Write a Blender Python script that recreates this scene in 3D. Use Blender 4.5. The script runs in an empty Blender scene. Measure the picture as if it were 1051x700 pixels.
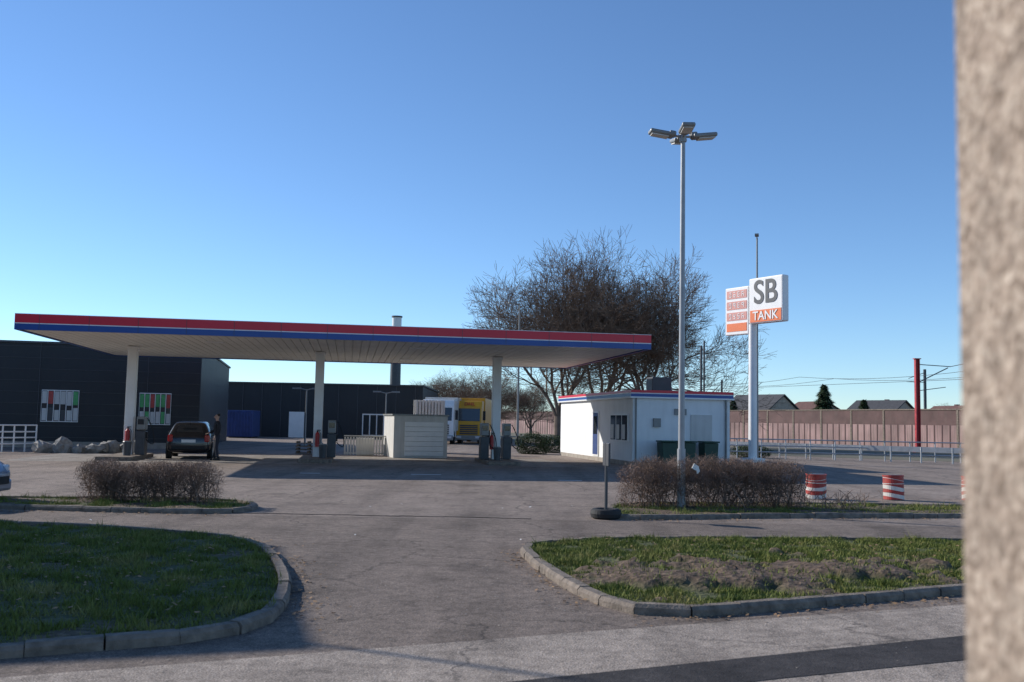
import bpy, math, random
import numpy as np
from mathutils import Vector, Matrix, noise
random.seed(7); np.random.seed(7)
R=math.radians
S=bpy.context.scene
# ------------------------------------------------------------------ materials
def newmat(name):
    m=bpy.data.materials.new(name); m.use_nodes=True
    nt=m.node_tree; b=nt.nodes['Principled BSDF']
    return m,nt,b
def N(nt,t,**k):
    n=nt.nodes.new(t)
    for a,v in k.items():
        if a in n.inputs.keys(): n.inputs[a].default_value=v
        else: setattr(n,a,v)
    return n
def ramp(nt,src,stops):
    r=nt.nodes.new('ShaderNodeValToRGB'); e=r.color_ramp.elements
    while len(e)<len(stops): e.new(.5)
    for i,(p,c) in enumerate(stops):
        e[i].position=p; e[i].color=(c[0],c[1],c[2],1) if not isinstance(c,(int,float)) else (c,c,c,1)
    nt.links.new(src,r.inputs[0]); return r
def mat(name,col,rough=.6,var=.12,scale=3,metal=0,bump=0,bscale=40,spec=.5,dirt=0):
    m,nt,b=newmat(name)
    tc=N(nt,'ShaderNodeTexCoord')
    n=N(nt,'ShaderNodeTexNoise'); n.inputs['Scale'].default_value=scale; n.inputs['Detail'].default_value=6
    nt.links.new(tc.outputs['Object'],n.inputs['Vector'])
    lo=[max(0,c*(1-var)) for c in col]; hi=[min(1,c*(1+var)) for c in col]
    r=ramp(nt,n.outputs['Fac'],[(.3,lo),(.7,hi)])
    out=r.outputs[0]
    if dirt:
        n3=N(nt,'ShaderNodeTexNoise'); n3.inputs['Scale'].default_value=1.0; n3.inputs['Detail'].default_value=8
        mp=N(nt,'ShaderNodeMapping'); mp.inputs['Scale'].default_value=(5,5,.5)
        nt.links.new(tc.outputs['Object'],mp.inputs[0]); nt.links.new(mp.outputs[0],n3.inputs['Vector'])
        r3=ramp(nt,n3.outputs['Fac'],[(.45,0),(.8,dirt)])
        mx=N(nt,'ShaderNodeMixRGB'); mx.inputs[2].default_value=(.12,.10,.08,1)
        nt.links.new(r3.outputs[0],mx.inputs[0]); nt.links.new(out,mx.inputs[1]); out=mx.outputs[0]
    nt.links.new(out,b.inputs['Base Color'])
    b.inputs['Roughness'].default_value=rough; b.inputs['Metallic'].default_value=metal
    b.inputs['Specular IOR Level'].default_value=spec
    if bump:
        n2=N(nt,'ShaderNodeTexNoise'); n2.inputs['Scale'].default_value=bscale; n2.inputs['Detail'].default_value=4
        nt.links.new(tc.outputs['Object'],n2.inputs['Vector'])
        bp=N(nt,'ShaderNodeBump'); bp.inputs['Strength'].default_value=bump; bp.inputs['Distance'].default_value=.02
        nt.links.new(n2.outputs['Fac'],bp.inputs['Height']); nt.links.new(bp.outputs[0],b.inputs['Normal'])
    return m
def asphalt(name,c,speck=.5,crack=.5,big=.25):
    m,nt,b=newmat(name); tc=N(nt,'ShaderNodeTexCoord'); L=nt.links.new
    def noi(s,d=5,r=.55):
        n=N(nt,'ShaderNodeTexNoise'); n.inputs['Scale'].default_value=s; n.inputs['Detail'].default_value=d; n.inputs['Roughness'].default_value=r
        L(tc.outputs['Object'],n.inputs['Vector']); return n
    n1=noi(.12,6,.6); n2=noi(1.1,6,.65); n3=noi(75,3,.75); n4=noi(22,3); n6=noi(7,7,.8)
    r1=ramp(nt,n1.outputs['Fac'],[(.3,[x*(1-big) for x in c]),(.72,[x*(1+big) for x in c])])
    r2=ramp(nt,n2.outputs['Fac'],[(.32,.70),(.5,1.0),(.75,1.15)])
    mu=N(nt,'ShaderNodeMixRGB',blend_type='MULTIPLY'); mu.inputs[0].default_value=.85
    L(r1.outputs[0],mu.inputs[1]); L(r2.outputs[0],mu.inputs[2])
    r6=ramp(nt,n6.outputs['Fac'],[(.36,.70),(.5,1.0),(.64,1.25)])
    mu6=N(nt,'ShaderNodeMixRGB',blend_type='MULTIPLY'); mu6.inputs[0].default_value=1
    L(mu.outputs[0],mu6.inputs[1]); L(r6.outputs[0],mu6.inputs[2])
    r3=ramp(nt,n3.outputs['Fac'],[(.33,1-speck),(.5,1.0),(.68,1+speck*1.5)])
    mu2=N(nt,'ShaderNodeMixRGB',blend_type='MULTIPLY'); mu2.inputs[0].default_value=1
    L(mu6.outputs[0],mu2.inputs[1]); L(r3.outputs[0],mu2.inputs[2])
    vo=N(nt,'ShaderNodeTexVoronoi',feature='DISTANCE_TO_EDGE'); vo.inputs['Scale'].default_value=.33
    wv=N(nt,'ShaderNodeMixRGB',blend_type='ADD'); wv.inputs[0].default_value=.9
    L(tc.outputs['Object'],wv.inputs[1]); L(n2.outputs['Color'],wv.inputs[2]); L(wv.outputs[0],vo.inputs['Vector'])
    rc=ramp(nt,vo.outputs['Distance'],[(.0,1),(.008,0)])
    rm=ramp(nt,n1.outputs['Fac'],[(.40,0),(.52,crack)])
    mm=N(nt,'ShaderNodeMath',operation='MULTIPLY'); L(rc.outputs[0],mm.inputs[0]); L(rm.outputs[0],mm.inputs[1])
    mx=N(nt,'ShaderNodeMixRGB'); mx.inputs[2].default_value=(.035,.03,.027,1)
    L(mm.outputs[0],mx.inputs[0]); L(mu2.outputs[0],mx.inputs[1])
    n5=noi(.75,2,.5); r5=ramp(nt,n5.outputs['Fac'],[(.28,.55),(.37,1)])
    mu3=N(nt,'ShaderNodeMixRGB',blend_type='MULTIPLY'); mu3.inputs[0].default_value=.6
    L(mx.outputs[0],mu3.inputs[1]); L(r5.outputs[0],mu3.inputs[2])
    mp=N(nt,'ShaderNodeMapping'); mp.inputs['Scale'].default_value=(1.3,.09,1); mp.inputs['Rotation'].default_value=(0,0,R(8))
    n7=N(nt,'ShaderNodeTexNoise'); n7.inputs['Scale'].default_value=1; n7.inputs['Detail'].default_value=5
    L(tc.outputs['Object'],mp.inputs[0]); L(mp.outputs[0],n7.inputs['Vector'])
    r7=ramp(nt,n7.outputs['Fac'],[(.34,.74),(.5,1.0),(.68,1.12)])
    mu7=N(nt,'ShaderNodeMixRGB',blend_type='MULTIPLY'); mu7.inputs[0].default_value=.85
    L(mu3.outputs[0],mu7.inputs[1]); L(r7.outputs[0],mu7.inputs[2])
    L(mu7.outputs[0],b.inputs['Base Color']); b.inputs['Roughness'].default_value=.9
    b.inputs['Specular IOR Level'].default_value=.2
    ad=N(nt,'ShaderNodeMath',operation='ADD'); L(n3.outputs['Fac'],ad.inputs[0]); L(n4.outputs['Fac'],ad.inputs[1])
    bp=N(nt,'ShaderNodeBump'); bp.inputs['Strength'].default_value=.6; bp.inputs['Distance'].default_value=.012
    L(ad.outputs[0],bp.inputs['Height']); L(bp.outputs[0],b.inputs['Normal'])
    return m
M={}
M['asph']=asphalt('forecourt_asphalt_mat',(.265,.212,.174),.4,.8,.2)
M['drive']=asphalt('driveway_asphalt_mat',(.205,.162,.131),.45,.7,.25)
M['road']=asphalt('road_asphalt_mat',(.34,.28,.228),.6,.6,.15)
M['patch']=asphalt('patch_asphalt_mat',(.060,.053,.050),.35,.0,.1)
M['pad']=asphalt('concrete_pad_mat',(.30,.265,.23),.2,.3,.15)
M['far']=mat('ground_mat',(.14,.125,.08),.95,.4,.05)
M['kerb']=mat('kerb_stone_mat',(.20,.16,.125),.9,.4,9,bump=.7,dirt=.6)
M['white']=mat('white_paint_mat',(.80,.80,.78),.5,.05,2,dirt=.10)
M['wall']=mat('white_render_mat',(.80,.80,.78),.8,.05,1.5,bump=.15,dirt=.1)
M['soffit']=mat('soffit_mat',(.80,.78,.71),.6,.05,1)
M['red']=mat('red_fascia_mat',(.64,.012,.035),.35,.06,1)
M['blue']=mat('blue_fascia_mat',(.015,.07,.28),.35,.06,1)
M['dark']=mat('black_cladding_mat',(.013,.016,.020),.5,.15,.6,dirt=.05)
M['dark2']=mat('dark_cladding_side_mat',(.05,.058,.07),.45,.15,.6)
M['galv']=mat('galvanised_steel_mat',(.42,.43,.44),.45,.12,4,metal=.6)
M['polegrey']=mat('lamp_pole_mat',(.32,.33,.34),.5,.1,4,metal=.3)
M['grey']=mat('grey_metal_mat',(.24,.24,.23),.5,.1,3,metal=.3)
M['dkgrey']=mat('dark_grey_mat',(.06,.063,.068),.5,.15,4)
M['black']=mat('black_rubber_mat',(.018,.018,.018),.75,.2,8,bump=.2)
M['glass']=mat('window_glass_mat',(.03,.035,.04),.08,.1,1,spec=.9)
M['beige']=mat('beige_panel_mat',(.60,.58,.54),.65,.06,2,dirt=.2)
M['concrete']=mat('concrete_mat',(.34,.30,.25),.9,.2,3,bump=.3,dirt=.2)
M['orange']=mat('orange_sign_mat',(.76,.165,.035),.45,.05,2)
M['pink']=mat('faded_price_mat',(.62,.27,.22),.45,.08,3)
M['signw']=mat('sign_white_mat',(.80,.79,.76),.45,.04,3)
M['bluebox']=mat('blue_container_mat',(.02,.05,.18),.5,.15,3)
M['green']=mat('green_bin_mat',(.012,.05,.03),.5,.2,5)
M['yellow']=mat('yellow_paint_mat',(.66,.34,.015),.4,.05,2,dirt=.15)
M['redp']=mat('red_paint_mat',(.46,.026,.028),.5,.15,4,dirt=.3)
M['drumr']=mat('drum_red_mat',(.38,.04,.03),.6,.2,8,dirt=.5)
M['drumw']=mat('drum_white_mat',(.66,.62,.56),.6,.12,6,dirt=.5)
M['carblk']=mat('black_car_paint_mat',(.012,.013,.018),.18,.1,2,spec=.8)
M['carsil']=mat('silver_blue_car_paint_mat',(.22,.27,.34),.22,.05,2,metal=.5)
M['tail']=mat('tail_light_mat',(.40,.01,.01),.2,.1,20)
M['lamp']=mat('headlight_mat',(.6,.62,.65),.1,.1,20,spec=1)
M['plate']=mat('number_plate_mat',(.75,.75,.72),.4,.03,5)
M['bark']=mat('bark_mat',(.17,.13,.10),.9,.3,2)
M['twig']=mat('twig_mat',(.19,.13,.09),.9,.35,3)
M['hedge']=mat('hedge_twig_mat',(.21,.145,.11),.9,.5,5)
M['hleaf']=mat('hedge_leaf_mat',(.21,.12,.08),.8,.5,9)
M['everg']=mat('evergreen_mat',(.04,.07,.025),.8,.5,4)
M['nw1']=mat('noise_wall_panel_mat',(.32,.205,.19),.85,.35,.35,bump=.2,dirt=.7)
M['nw2']=mat('noise_wall_band_mat',(.12,.068,.062),.85,.25,1,dirt=.3)
M['brick']=mat('house_render_mat',(.42,.34,.26),.85,.15,2)
M['rooft']=mat('roof_tile_mat',(.13,.065,.05),.85,.25,3)
M['roofd']=mat('dark_roof_mat',(.07,.068,.07),.8,.2,3)
M['cloth']=mat('dark_cloth_mat',(.018,.018,.022),.85,.25,12)
M['jean']=mat('trouser_mat',(.022,.026,.038),.85,.25,12)
M['skin']=mat('skin_mat',(.50,.30,.22),.6,.08,8)
M['hair']=mat('hair_mat',(.03,.02,.014),.8,.3,30)
M['rock']=mat('boulder_mat',(.32,.30,.27),.9,.3,3,bump=.6)
M['lit']=mat('litter_mat',(.75,.74,.70),.7,.1,9)
M['dleaf']=mat('dead_leaf_mat',(.30,.18,.09),.85,.4,14)
M['poster_r']=mat('poster_red_mat',(.45,.06,.05),.5,.2,6)
M['poster_g']=mat('poster_green_mat',(.08,.36,.12),.5,.2,6)
def grassmat(name,a,b2,c):
    m,nt,b=newmat(name); g=N(nt,'ShaderNodeNewGeometry')
    n=N(nt,'ShaderNodeTexNoise'); n.inputs['Scale'].default_value=1.6; n.inputs['Detail'].default_value=8; n.inputs['Roughness'].default_value=.75
    nt.links.new(g.outputs['Position'],n.inputs['Vector'])
    r=ramp(nt,n.outputs['Fac'],[(.3,a),(.5,b2),(.68,c)])
    nt.links.new(r.outputs[0],b.inputs['Base Color']); b.inputs['Roughness'].default_value=.75
    b.inputs['Specular IOR Level'].default_value=.2
    return m
M['grass']=grassmat('grass_mat',(.065,.10,.02),(.16,.185,.04),(.33,.28,.11))
m,nt,b=newmat('lawn_ground_mat')
at=N(nt,'ShaderNodeAttribute',attribute_name='soil'); g=N(nt,'ShaderNodeNewGeometry')
n=N(nt,'ShaderNodeTexNoise'); n.inputs['Scale'].default_value=14; n.inputs['Detail'].default_value=8; nt.links.new(g.outputs['Position'],n.inputs['Vector'])
ra=ramp(nt,n.outputs['Fac'],[(.3,(.035,.05,.015)),(.7,(.12,.12,.045))]); rb=ramp(nt,n.outputs['Fac'],[(.3,(.045,.028,.018)),(.5,(.115,.075,.048)),(.7,(.22,.15,.095))])
mx=N(nt,'ShaderNodeMixRGB'); nt.links.new(at.outputs['Fac'],mx.inputs[0]); nt.links.new(ra.outputs[0],mx.inputs[1]); nt.links.new(rb.outputs[0],mx.inputs[2])
nt.links.new(mx.outputs[0],b.inputs['Base Color']); b.inputs['Roughness'].default_value=.95
bp=N(nt,'ShaderNodeBump'); bp.inputs['Strength'].default_value=1; bp.inputs['Distance'].default_value=.04
nt.links.new(n.outputs['Fac'],bp.inputs['Height']); nt.links.new(bp.outputs[0],b.inputs['Normal'])
M['lawn']=m
m,nt,b=newmat('roughcast_concrete_mat'); tc=N(nt,'ShaderNodeTexCoord')
v=N(nt,'ShaderNodeTexVoronoi'); v.inputs['Scale'].default_value=110; n=N(nt,'ShaderNodeTexNoise'); n.inputs['Scale'].default_value=35; n.inputs['Detail'].default_value=7
nt.links.new(tc.outputs['Object'],v.inputs['Vector']); nt.links.new(tc.outputs['Object'],n.inputs['Vector'])
rr=ramp(nt,v.outputs['Color'],[(.1,(.20,.148,.108)),(.5,(.33,.255,.195)),(.9,(.46,.375,.295))])
r2=ramp(nt,n.outputs['Fac'],[(.3,.72),(.65,1.1)])
mu=N(nt,'ShaderNodeMixRGB',blend_type='MULTIPLY'); mu.inputs[0].default_value=1
nt.links.new(rr.outputs[0],mu.inputs[1]); nt.links.new(r2.outputs[0],mu.inputs[2]); nt.links.new(mu.outputs[0],b.inputs['Base Color'])
bp=N(nt,'ShaderNodeBump'); bp.inputs['Strength'].default_value=.7; bp.inputs['Distance'].default_value=.005
nt.links.new(v.outputs['Distance'],bp.inputs['Height']); nt.links.new(bp.outputs[0],b.inputs['Normal']); b.inputs['Roughness'].default_value=.95
M['pillar']=m
# ------------------------------------------------------------------ mesh builder
def link(o,parent=None):
    S.collection.objects.link(o)
    if parent: o.parent=parent
    return o
def root(name,loc=(0,0,0),rz=0):
    e=bpy.data.objects.new(name,None); e.location=loc; e.rotation_euler=(0,0,R(rz)); e.empty_display_size=.2
    return link(e)
def frame(d):
    d=d.normalized(); a=Vector((0,0,1)) if abs(d.z)<.9 else Vector((1,0,0))
    x=d.cross(a).normalized(); return x,d.cross(x)
class MB:
    def __init__(s): s.v=[];s.f=[];s.m=[]
    def box(s,c,sz,rz=0,m=0,rx=0,ry=0):
        k=len(s.v); mt=Matrix.Rotation(R(rz),3,'Z')@Matrix.Rotation(R(ry),3,'Y')@Matrix.Rotation(R(rx),3,'X'); c=Vector(c)
        for z in(-.5,.5):
            for x,y in((-.5,-.5),(.5,-.5),(.5,.5),(-.5,.5)):
                s.v.append(c+mt@Vector((x*sz[0],y*sz[1],z*sz[2])))
        for q in((3,2,1,0),(4,5,6,7),(0,1,5,4),(1,2,6,5),(2,3,7,6),(3,0,4,7)):
            s.f.append([k+i for i in q]); s.m.append(m)
        return s
    def cyl(s,a,b,r0,r1=None,n=12,m=0,cap=True):
        a=Vector(a);b=Vector(b); r1=r0 if r1 is None else r1
        x,y=frame(b-a); k=len(s.v)
        for p,r in((a,r0),(b,r1)):
            for i in range(n):
                t=2*math.pi*i/n; s.v.append(p+x*(r*math.cos(t))+y*(r*math.sin(t)))
        for i in range(n):
            j=(i+1)%n; s.f.append([k+i,k+n+i,k+n+j,k+j]); s.m.append(m)
        if cap:
            s.f.append([k+i for i in range(n)]); s.m.append(m)
            s.f.append([k+n+i for i in reversed(range(n))]); s.m.append(m)
        return s
    def path(s,pts,r,n=6,m=0):
        for a,b in zip(pts[:-1],pts[1:]): s.cyl(a,b,r,r,n,m,False)
        return s
    def poly(s,pts,m=0):
        k=len(s.v); s.v+= [Vector(p) for p in pts]; s.f.append(list(range(k,k+len(pts)))); s.m.append(m); return s
    def prism(s,prof,y0,y1,m=0,axis='y'):
        k=len(s.v); n=len(prof)
        for y in(y0,y1):
            for a,b in prof:
                s.v.append(Vector((a,y,b)) if axis=='y' else (Vector((y,a,b)) if axis=='x' else Vector((a,b,y))))
        for i in range(n):
            j=(i+1)%n; s.f.append([k+i,k+j,k+n+j,k+n+i]); s.m.append(m)
        s.f.append([k+i for i in reversed(range(n))]); s.m.append(m); s.f.append([k+n+i for i in range(n)]); s.m.append(m)
        return s
    def obj(s,name,mats,parent=None,loc=(0,0,0),rz=0,bevel=0,smooth=False,fix=True):
        me=bpy.data.meshes.new(name); me.from_pydata([tuple(v) for v in s.v],[],s.f)
        if not isinstance(mats,(list,tuple)): mats=[mats]
        for q in mats: me.materials.append(q)
        me.polygons.foreach_set('material_index',s.m)
        if smooth: me.polygons.foreach_set('use_smooth',[True]*len(s.f))
        if fix and len(s.f)<20000:
            import bmesh
            bm=bmesh.new(); bm.from_mesh(me); bmesh.ops.recalc_face_normals(bm,faces=bm.faces); bm.to_mesh(me); bm.free()
        o=bpy.data.objects.new(name,me); o.location=loc; o.rotation_euler=(0,0,R(rz)); link(o,parent)
        if bevel:
            b=o.modifiers.new('b','BEVEL'); b.width=bevel; b.segments=2; b.limit_method='ANGLE'; b.angle_limit=R(40)
        return o
def text(name,body,size,loc,rot,mt,parent=None,ext=.006,sx=1):
    c=bpy.data.curves.new(name,'FONT'); c.body=body; c.size=size; c.extrude=ext; c.align_x='CENTER'; c.align_y='CENTER'; c.offset=.014*size
    c.materials.append(mt); o=bpy.data.objects.new(name,c); o.location=loc; o.rotation_euler=rot; o.scale=(sx,1,1); return link(o,parent)
# ------------------------------------------------------------------ ground
def sheet(name,pts,z,mt):
    b=MB(); b.poly([(x,y,z) for x,y in pts]); return b.obj(name,mt,fix=False)
def gridsheet(name,x0,x1,y0,y1,z,mt): return sheet(name,[(x0,y0),(x1,y0),(x1,y1),(x0,y1)],z,mt)
gridsheet('ground',-3000,3000,-1000,5000,0,M['far'])
gridsheet('forecourt_asphalt',-60,45,-10,86,.004,M['asph'])
sheet('driveway',[(-30,-6),(30,21),(12,17.4),(2,17.2),(-4.6,16.9),(-12,17.0),(-30,12)],.008,M['drive'])
sheet('road',[(-30,-20),(40,-20),(40,24.7),(.9,8.15),(-2.2,6.75),(-30,-5.8)],.012,M['road'])
sheet('asphalt_repair_strip',[(-3,5.0),(-3,4.45),(1.78,6.66),(3.23,7.27),(9,9.8),(9,10.5),(3.57,8.1),(.257,6.56)],.016,M['patch'])
sheet('canopy_concrete_pad',[(-17.5,34.5),(2.8,37.8),(1.5,45.5),(-18.8,42.2)],.008,M['pad'])
b=MB()
for x,y,w,h,a in((-2.55,30.7,.9,.12,9),(1.75,29,.7,.12,9),(-6,30.2,.6,.1,9)): b.box((x,y,.010),(w,h,.004),a)
b.obj('road_marking',M['white'])
b=MB(); 
for i in range(9):
    b.box((-6.0+i*.75,17.3+.03*math.sin(i*2.1),.0115),(.77,.035,.005),random.uniform(-4,3))
b.obj('asphalt_joint',M['patch'])
# ------------------------------------------------------------------ islands
def catmull(P,seg=8):
    out=[];n=len(P)
    for i in range(n):
        p0,p1,p2,p3=[Vector(P[(i+k)%n]) for k in(-1,0,1,2)]
        for s in range(seg):
            t=s/seg; out.append(.5*((2*p1)+(p2-p0)*t+(2*p0-5*p1+4*p2-p3)*t*t+(3*p1-p0-3*p2+p3)*t**3))
    return out
def area(P): return .5*sum(P[i].x*P[(i+1)%len(P)].y-P[(i+1)%len(P)].x*P[i].y for i in range(len(P)))
def resample(P,st):
    D=[0]
    n=len(P)
    for i in range(n): D.append(D[-1]+(P[(i+1)%n]-P[i]).length)
    k=max(8,int(D[-1]/st)); out=[];j=0
    for i in range(k):
        t=D[-1]*i/k
        while D[j+1]<t: j+=1
        f=(t-D[j])/max(1e-6,D[j+1]-D[j]); out.append(P[j].lerp(P[(j+1)%n],f))
    return out
def inset(P,w):
    out=[];n=len(P)
    for i in range(n):
        t=(P[(i+1)%n]-P[i-1]).normalized(); out.append(P[i]+Vector((-t.y,t.x))*w)
    return out
def inside(px,py,P):
    r=np.zeros(px.shape,bool); n=len(P)
    for i in range(n):
        a,b=P[i],P[(i+1)%n]
        if a.y==b.y: continue
        c=((a.y>py)!=(b.y>py))&(px<(b.x-a.x)*(py-a.y)/(b.y-a.y)+a.x); r^=c
    return r
def npmesh(name,V,F,mt,parent=None,attr=None,smooth=False):
    me=bpy.data.meshes.new(name); k=F.shape[1]; n=len(F)
    me.vertices.add(len(V)); me.vertices.foreach_set('co',V.astype(np.float32).ravel())
    me.loops.add(n*k); me.loops.foreach_set('vertex_index',F.astype(np.int32).ravel())
    me.polygons.add(n); me.polygons.foreach_set('loop_start',np.arange(0,n*k,k,dtype=np.int32))
    me.polygons.foreach_set('loop_total',np.full(n,k,dtype=np.int32))
    if smooth: me.polygons.foreach_set('use_smooth',np.ones(n,bool))
    me.update(calc_edges=True)
    if attr is not None:
        a=me.attributes.new('soil','FLOAT','POINT'); a.data.foreach_set('value',attr.astype(np.float32))
    me.materials.append(mt); o=bpy.data.objects.new(name,me); link(o,parent); return o
def island(prefix,P,soil,bump,nbl,hb,cell=.07,closed_h=.095,kw=.12):
    rt=root(prefix)
    P=catmull(P); P=resample(P,.1)
    if area(P)<0: P=P[::-1]
    K=resample(P,.5); In=inset(K,kw); b=MB(); n=len(K)
    for i in range(n):
        j=(i+1)%n; a0,a1,b0,b1=K[i],K[j],In[i],In[j]
        e=.005/max(.1,(a1-a0).length); dz=random.uniform(-.009,.007)
        jx=Vector((random.uniform(-.008,.008),random.uniform(-.008,.008)))
        q=[a0.lerp(a1,e)+jx,a0.lerp(a1,1-e)+jx,b0.lerp(b1,e),b0.lerp(b1,1-e)]
        cin=[q[0].lerp(q[2],.22),q[1].lerp(q[3],.22)]
        k=len(b.v); h=closed_h+dz
        for p,z in((q[0],-.02),(q[0],h-.03),(cin[0],h),(q[2],h),(q[2],-.02),(q[1],-.02),(q[1],h-.03),(cin[1],h),(q[3],h),(q[3],-.02)): b.v.append(Vector((p.x,p.y,z)))
        for f in((0,1,6,5),(1,2,7,6),(2,3,8,7),(3,4,9,8),(4,3,2,1,0),(5,6,7,8,9)): b.f.append([k+t for t in f]); b.m.append(0)
    b.obj('kerb',M['kerb'],rt)
    xs=[p.x for p in P]; ys=[p.y for p in P]; Pi=inset(P,.075)
    gx=np.arange(min(xs),max(xs),cell); gy=np.arange(min(ys),max(ys),cell)
    X,Y=np.meshgrid(gx,gy); nx=len(gx)
    edge=sum(inside(X,Y,inset(P,w_)).astype(float) for w_ in(.16,.24,.32,.42,.54))/5
    Z=np.empty(X.shape); So=np.empty(X.shape)
    for i in range(X.shape[0]):
        for j in range(nx):
            x,y=X[i,j],Y[i,j]; s=soil(x,y); So[i,j]=s
            Z[i,j]=closed_h-.035+.016*noise.noise(Vector((x*1.2,y*1.2,3)))+edge[i,j]*bump*s*(.5+.5*noise.noise(Vector((x*1.5,y*1.5,1)))+.6*abs(noise.noise(Vector((x*5,y*5,9)))))+.01*noise.noise(Vector((x*9,y*9,0)))
    cx=X[:-1,:-1]+cell/2; cy=Y[:-1,:-1]+cell/2; ins=inside(cx,cy,Pi)
    ii,jj=np.nonzero(ins); base=ii*nx+jj
    F=np.stack([base,base+1,base+nx+1,base+nx],1)
    used=np.unique(F); remap=-np.ones(X.size,int); remap[used]=np.arange(len(used))
    V=np.stack([X.ravel(),Y.ravel(),Z.ravel()],1)[used]
    npmesh('lawn_ground',V,remap[F],M['lawn'],rt,So.ravel()[used],True)
    bx=np.random.uniform(min(xs),max(xs),nbl); by=np.random.uniform(min(ys),max(ys),nbl)
    ok=inside(bx,by,inset(P,kw-.04)); bx=bx[ok];by=by[ok]
    pr=np.array([soil(x,y) for x,y in zip(bx,by)]); cl=np.array([noise.noise(Vector((x*3,y*3,5))) for x,y in zip(bx,by)])
    ok=(np.random.rand(len(bx))>pr*.93)&(np.random.rand(len(bx))<.7+cl*1.2); bx=bx[ok];by=by[ok];cl=cl[ok]
    i=np.clip(((by-min(ys))/cell).astype(int),0,X.shape[0]-1); j=np.clip(((bx-min(xs))/cell).astype(int),0,nx-1)
    bz=np.maximum(Z[i,j]-.005,.06); k=len(bx); an=np.random.rand(k)*6.283; w=np.random.uniform(.003,.009,k); h=hb*np.random.uniform(.35,1.2,k)*(1+1.3*cl)
    h=h*np.where(np.random.rand(k)<.03,2.0,1)
    le=np.random.uniform(0,1.1,k)*h; la=np.random.rand(k)*6.283
    V=np.empty((k,3,3)); V[:,0]=np.stack([bx-w*np.cos(an),by-w*np.sin(an),bz],1); V[:,1]=np.stack([bx+w*np.cos(an),by+w*np.sin(an),bz],1)
    V[:,2]=np.stack([bx+le*np.cos(la),by+le*np.sin(la),bz+h],1)
    npmesh('grass',V.reshape(-1,3),np.arange(k*3).reshape(-1,3),M['grass'],rt)
    return rt
def sm(a,b,x):
    t=max(0,min(1,(x-a)/(b-a))); return t*t*(3-2*t)
def soilR(x,y):
    d=math.hypot((x-2.7-.5*(y-11))/2.9,(y-10.7-.18*(x-2.9))/1.4)
    return sm(.0,.45,.9-d+.9*noise.noise(Vector((x*1.3,y*1.3,0)))+.55*noise.noise(Vector((x*4,y*4,0)))+.3*noise.noise(Vector((x*11,y*11,0))))
def soilL(x,y): return .8*sm(.35,.6,noise.noise(Vector((x*1.1+5,y*1.1,2)))+.3*noise.noise(Vector((x*6,y*6,2))))
def soilI(x,y): return sm(-.2,.3,noise.noise(Vector((x*1.3,y*2,7)))+.1)
island('grass_verge',[(-7.35,14.58),(-5.84,14.32),(-4.27,13.75),(-3.31,13.03),(-2.68,11.76),(-2.19,10.19),(-1.93,8.93),(-1.91,7.98),(-2.26,7.4),(-2.86,7.08),(-3.6,6.7),(-6,5.6),(-9,4.2),(-12,5),(-13,9),(-12,14),(-9.5,14.9)],soilL,.02,270000,.05)
island('grass_verge',[(.16,12.78),(.35,13.39),(1.06,13.93),(2.48,14.39),(4.64,14.62),(6.56,14.8),(9.5,15.1),(11,14.6),(9.5,12.7),(6.5,11.1),(4.48,10.14),(3.08,9.43),(2.04,8.9),(1.5,8.72),(1.0,8.9),(.62,9.9),(.30,11.47)],soilR,.13,300000,.045)
island('hedge_island',[(-12,18.6),(-9.5,18.9),(-7.44,19.4),(-5.3,19.2),(-4.6,18.4),(-4.55,17.6),(-5.0,17.1),(-6.6,17.0),(-8.74,17.2),(-12,17.4)],soilI,.03,50000,.06,.1)
island('hedge_island',[(1.75,18.1),(2.0,19.6),(2.8,20.5),(5.65,21.2),(9.36,21.4),(13,21.8),(13.4,20.6),(12.8,19.9),(8.42,19),(4.92,18.3),(2.4,17.45),(1.85,17.5)],soilI,.03,80000,.06,.1)
def scatter(name,n,fn,zf,mt,s0,s1):
    V=np.empty((n,4,3))
    for i in range(n):
        x,y=fn(); s=random.uniform(s0,s1); a=random.random()*6.28; t=random.uniform(-.6,.6); z=zf
        u=Vector((math.cos(a),math.sin(a),t*.5))*s; w=Vector((-math.sin(a),math.cos(a),random.uniform(-.4,.4)))*s*.6
        c=Vector((x,y,z+s*.4)); 
        for k,q in enumerate((c-u,c-w,c+u,c+w)): V[i,k]=q
    npmesh(name,V.reshape(-1,3),np.arange(n*4).reshape(-1,4),mt)
def kerbleaf():
    t=random.random()
    a=random.choice([((-7.5,14.85),(-3.2,13.3)),((-2.6,12.0),(-1.7,8.2)),((.05,12.8),(.75,9.2)),((1.2,8.5),(4.5,10.0)),((.4,13.6),(6.5,15.1)),((-9,16.8),(-4.6,16.8)),((2,17.2),(8.4,18.8))])
    return a[0][0]+(a[1][0]-a[0][0])*t+random.gauss(0,.14),a[0][1]+(a[1][1]-a[0][1])*t+random.gauss(0,.14)
scatter('dead_leaves',1800,kerbleaf,.012,M['dleaf'],.012,.03)
scatter('lawn_leaves',900,lambda:random.choice([(random.uniform(-6,-2.4),random.uniform(8,13)),(random.uniform(1.2,7),random.uniform(10.6,14))]),.10,M['dleaf'],.012,.03)
scatter('litter',22,lambda:random.choice([(random.uniform(-8,-5),random.uniform(14.5,15.6)),(random.uniform(3,9),random.uniform(17.6,18.6)),(random.uniform(-3,2),random.uniform(14,20))]),.014,M['lit'],.02,.04)
scatter('loose_gravel',2500,lambda:(random.uniform(-4,5),random.uniform(5.8,16)),.012,M['concrete'],.004,.012)
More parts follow.
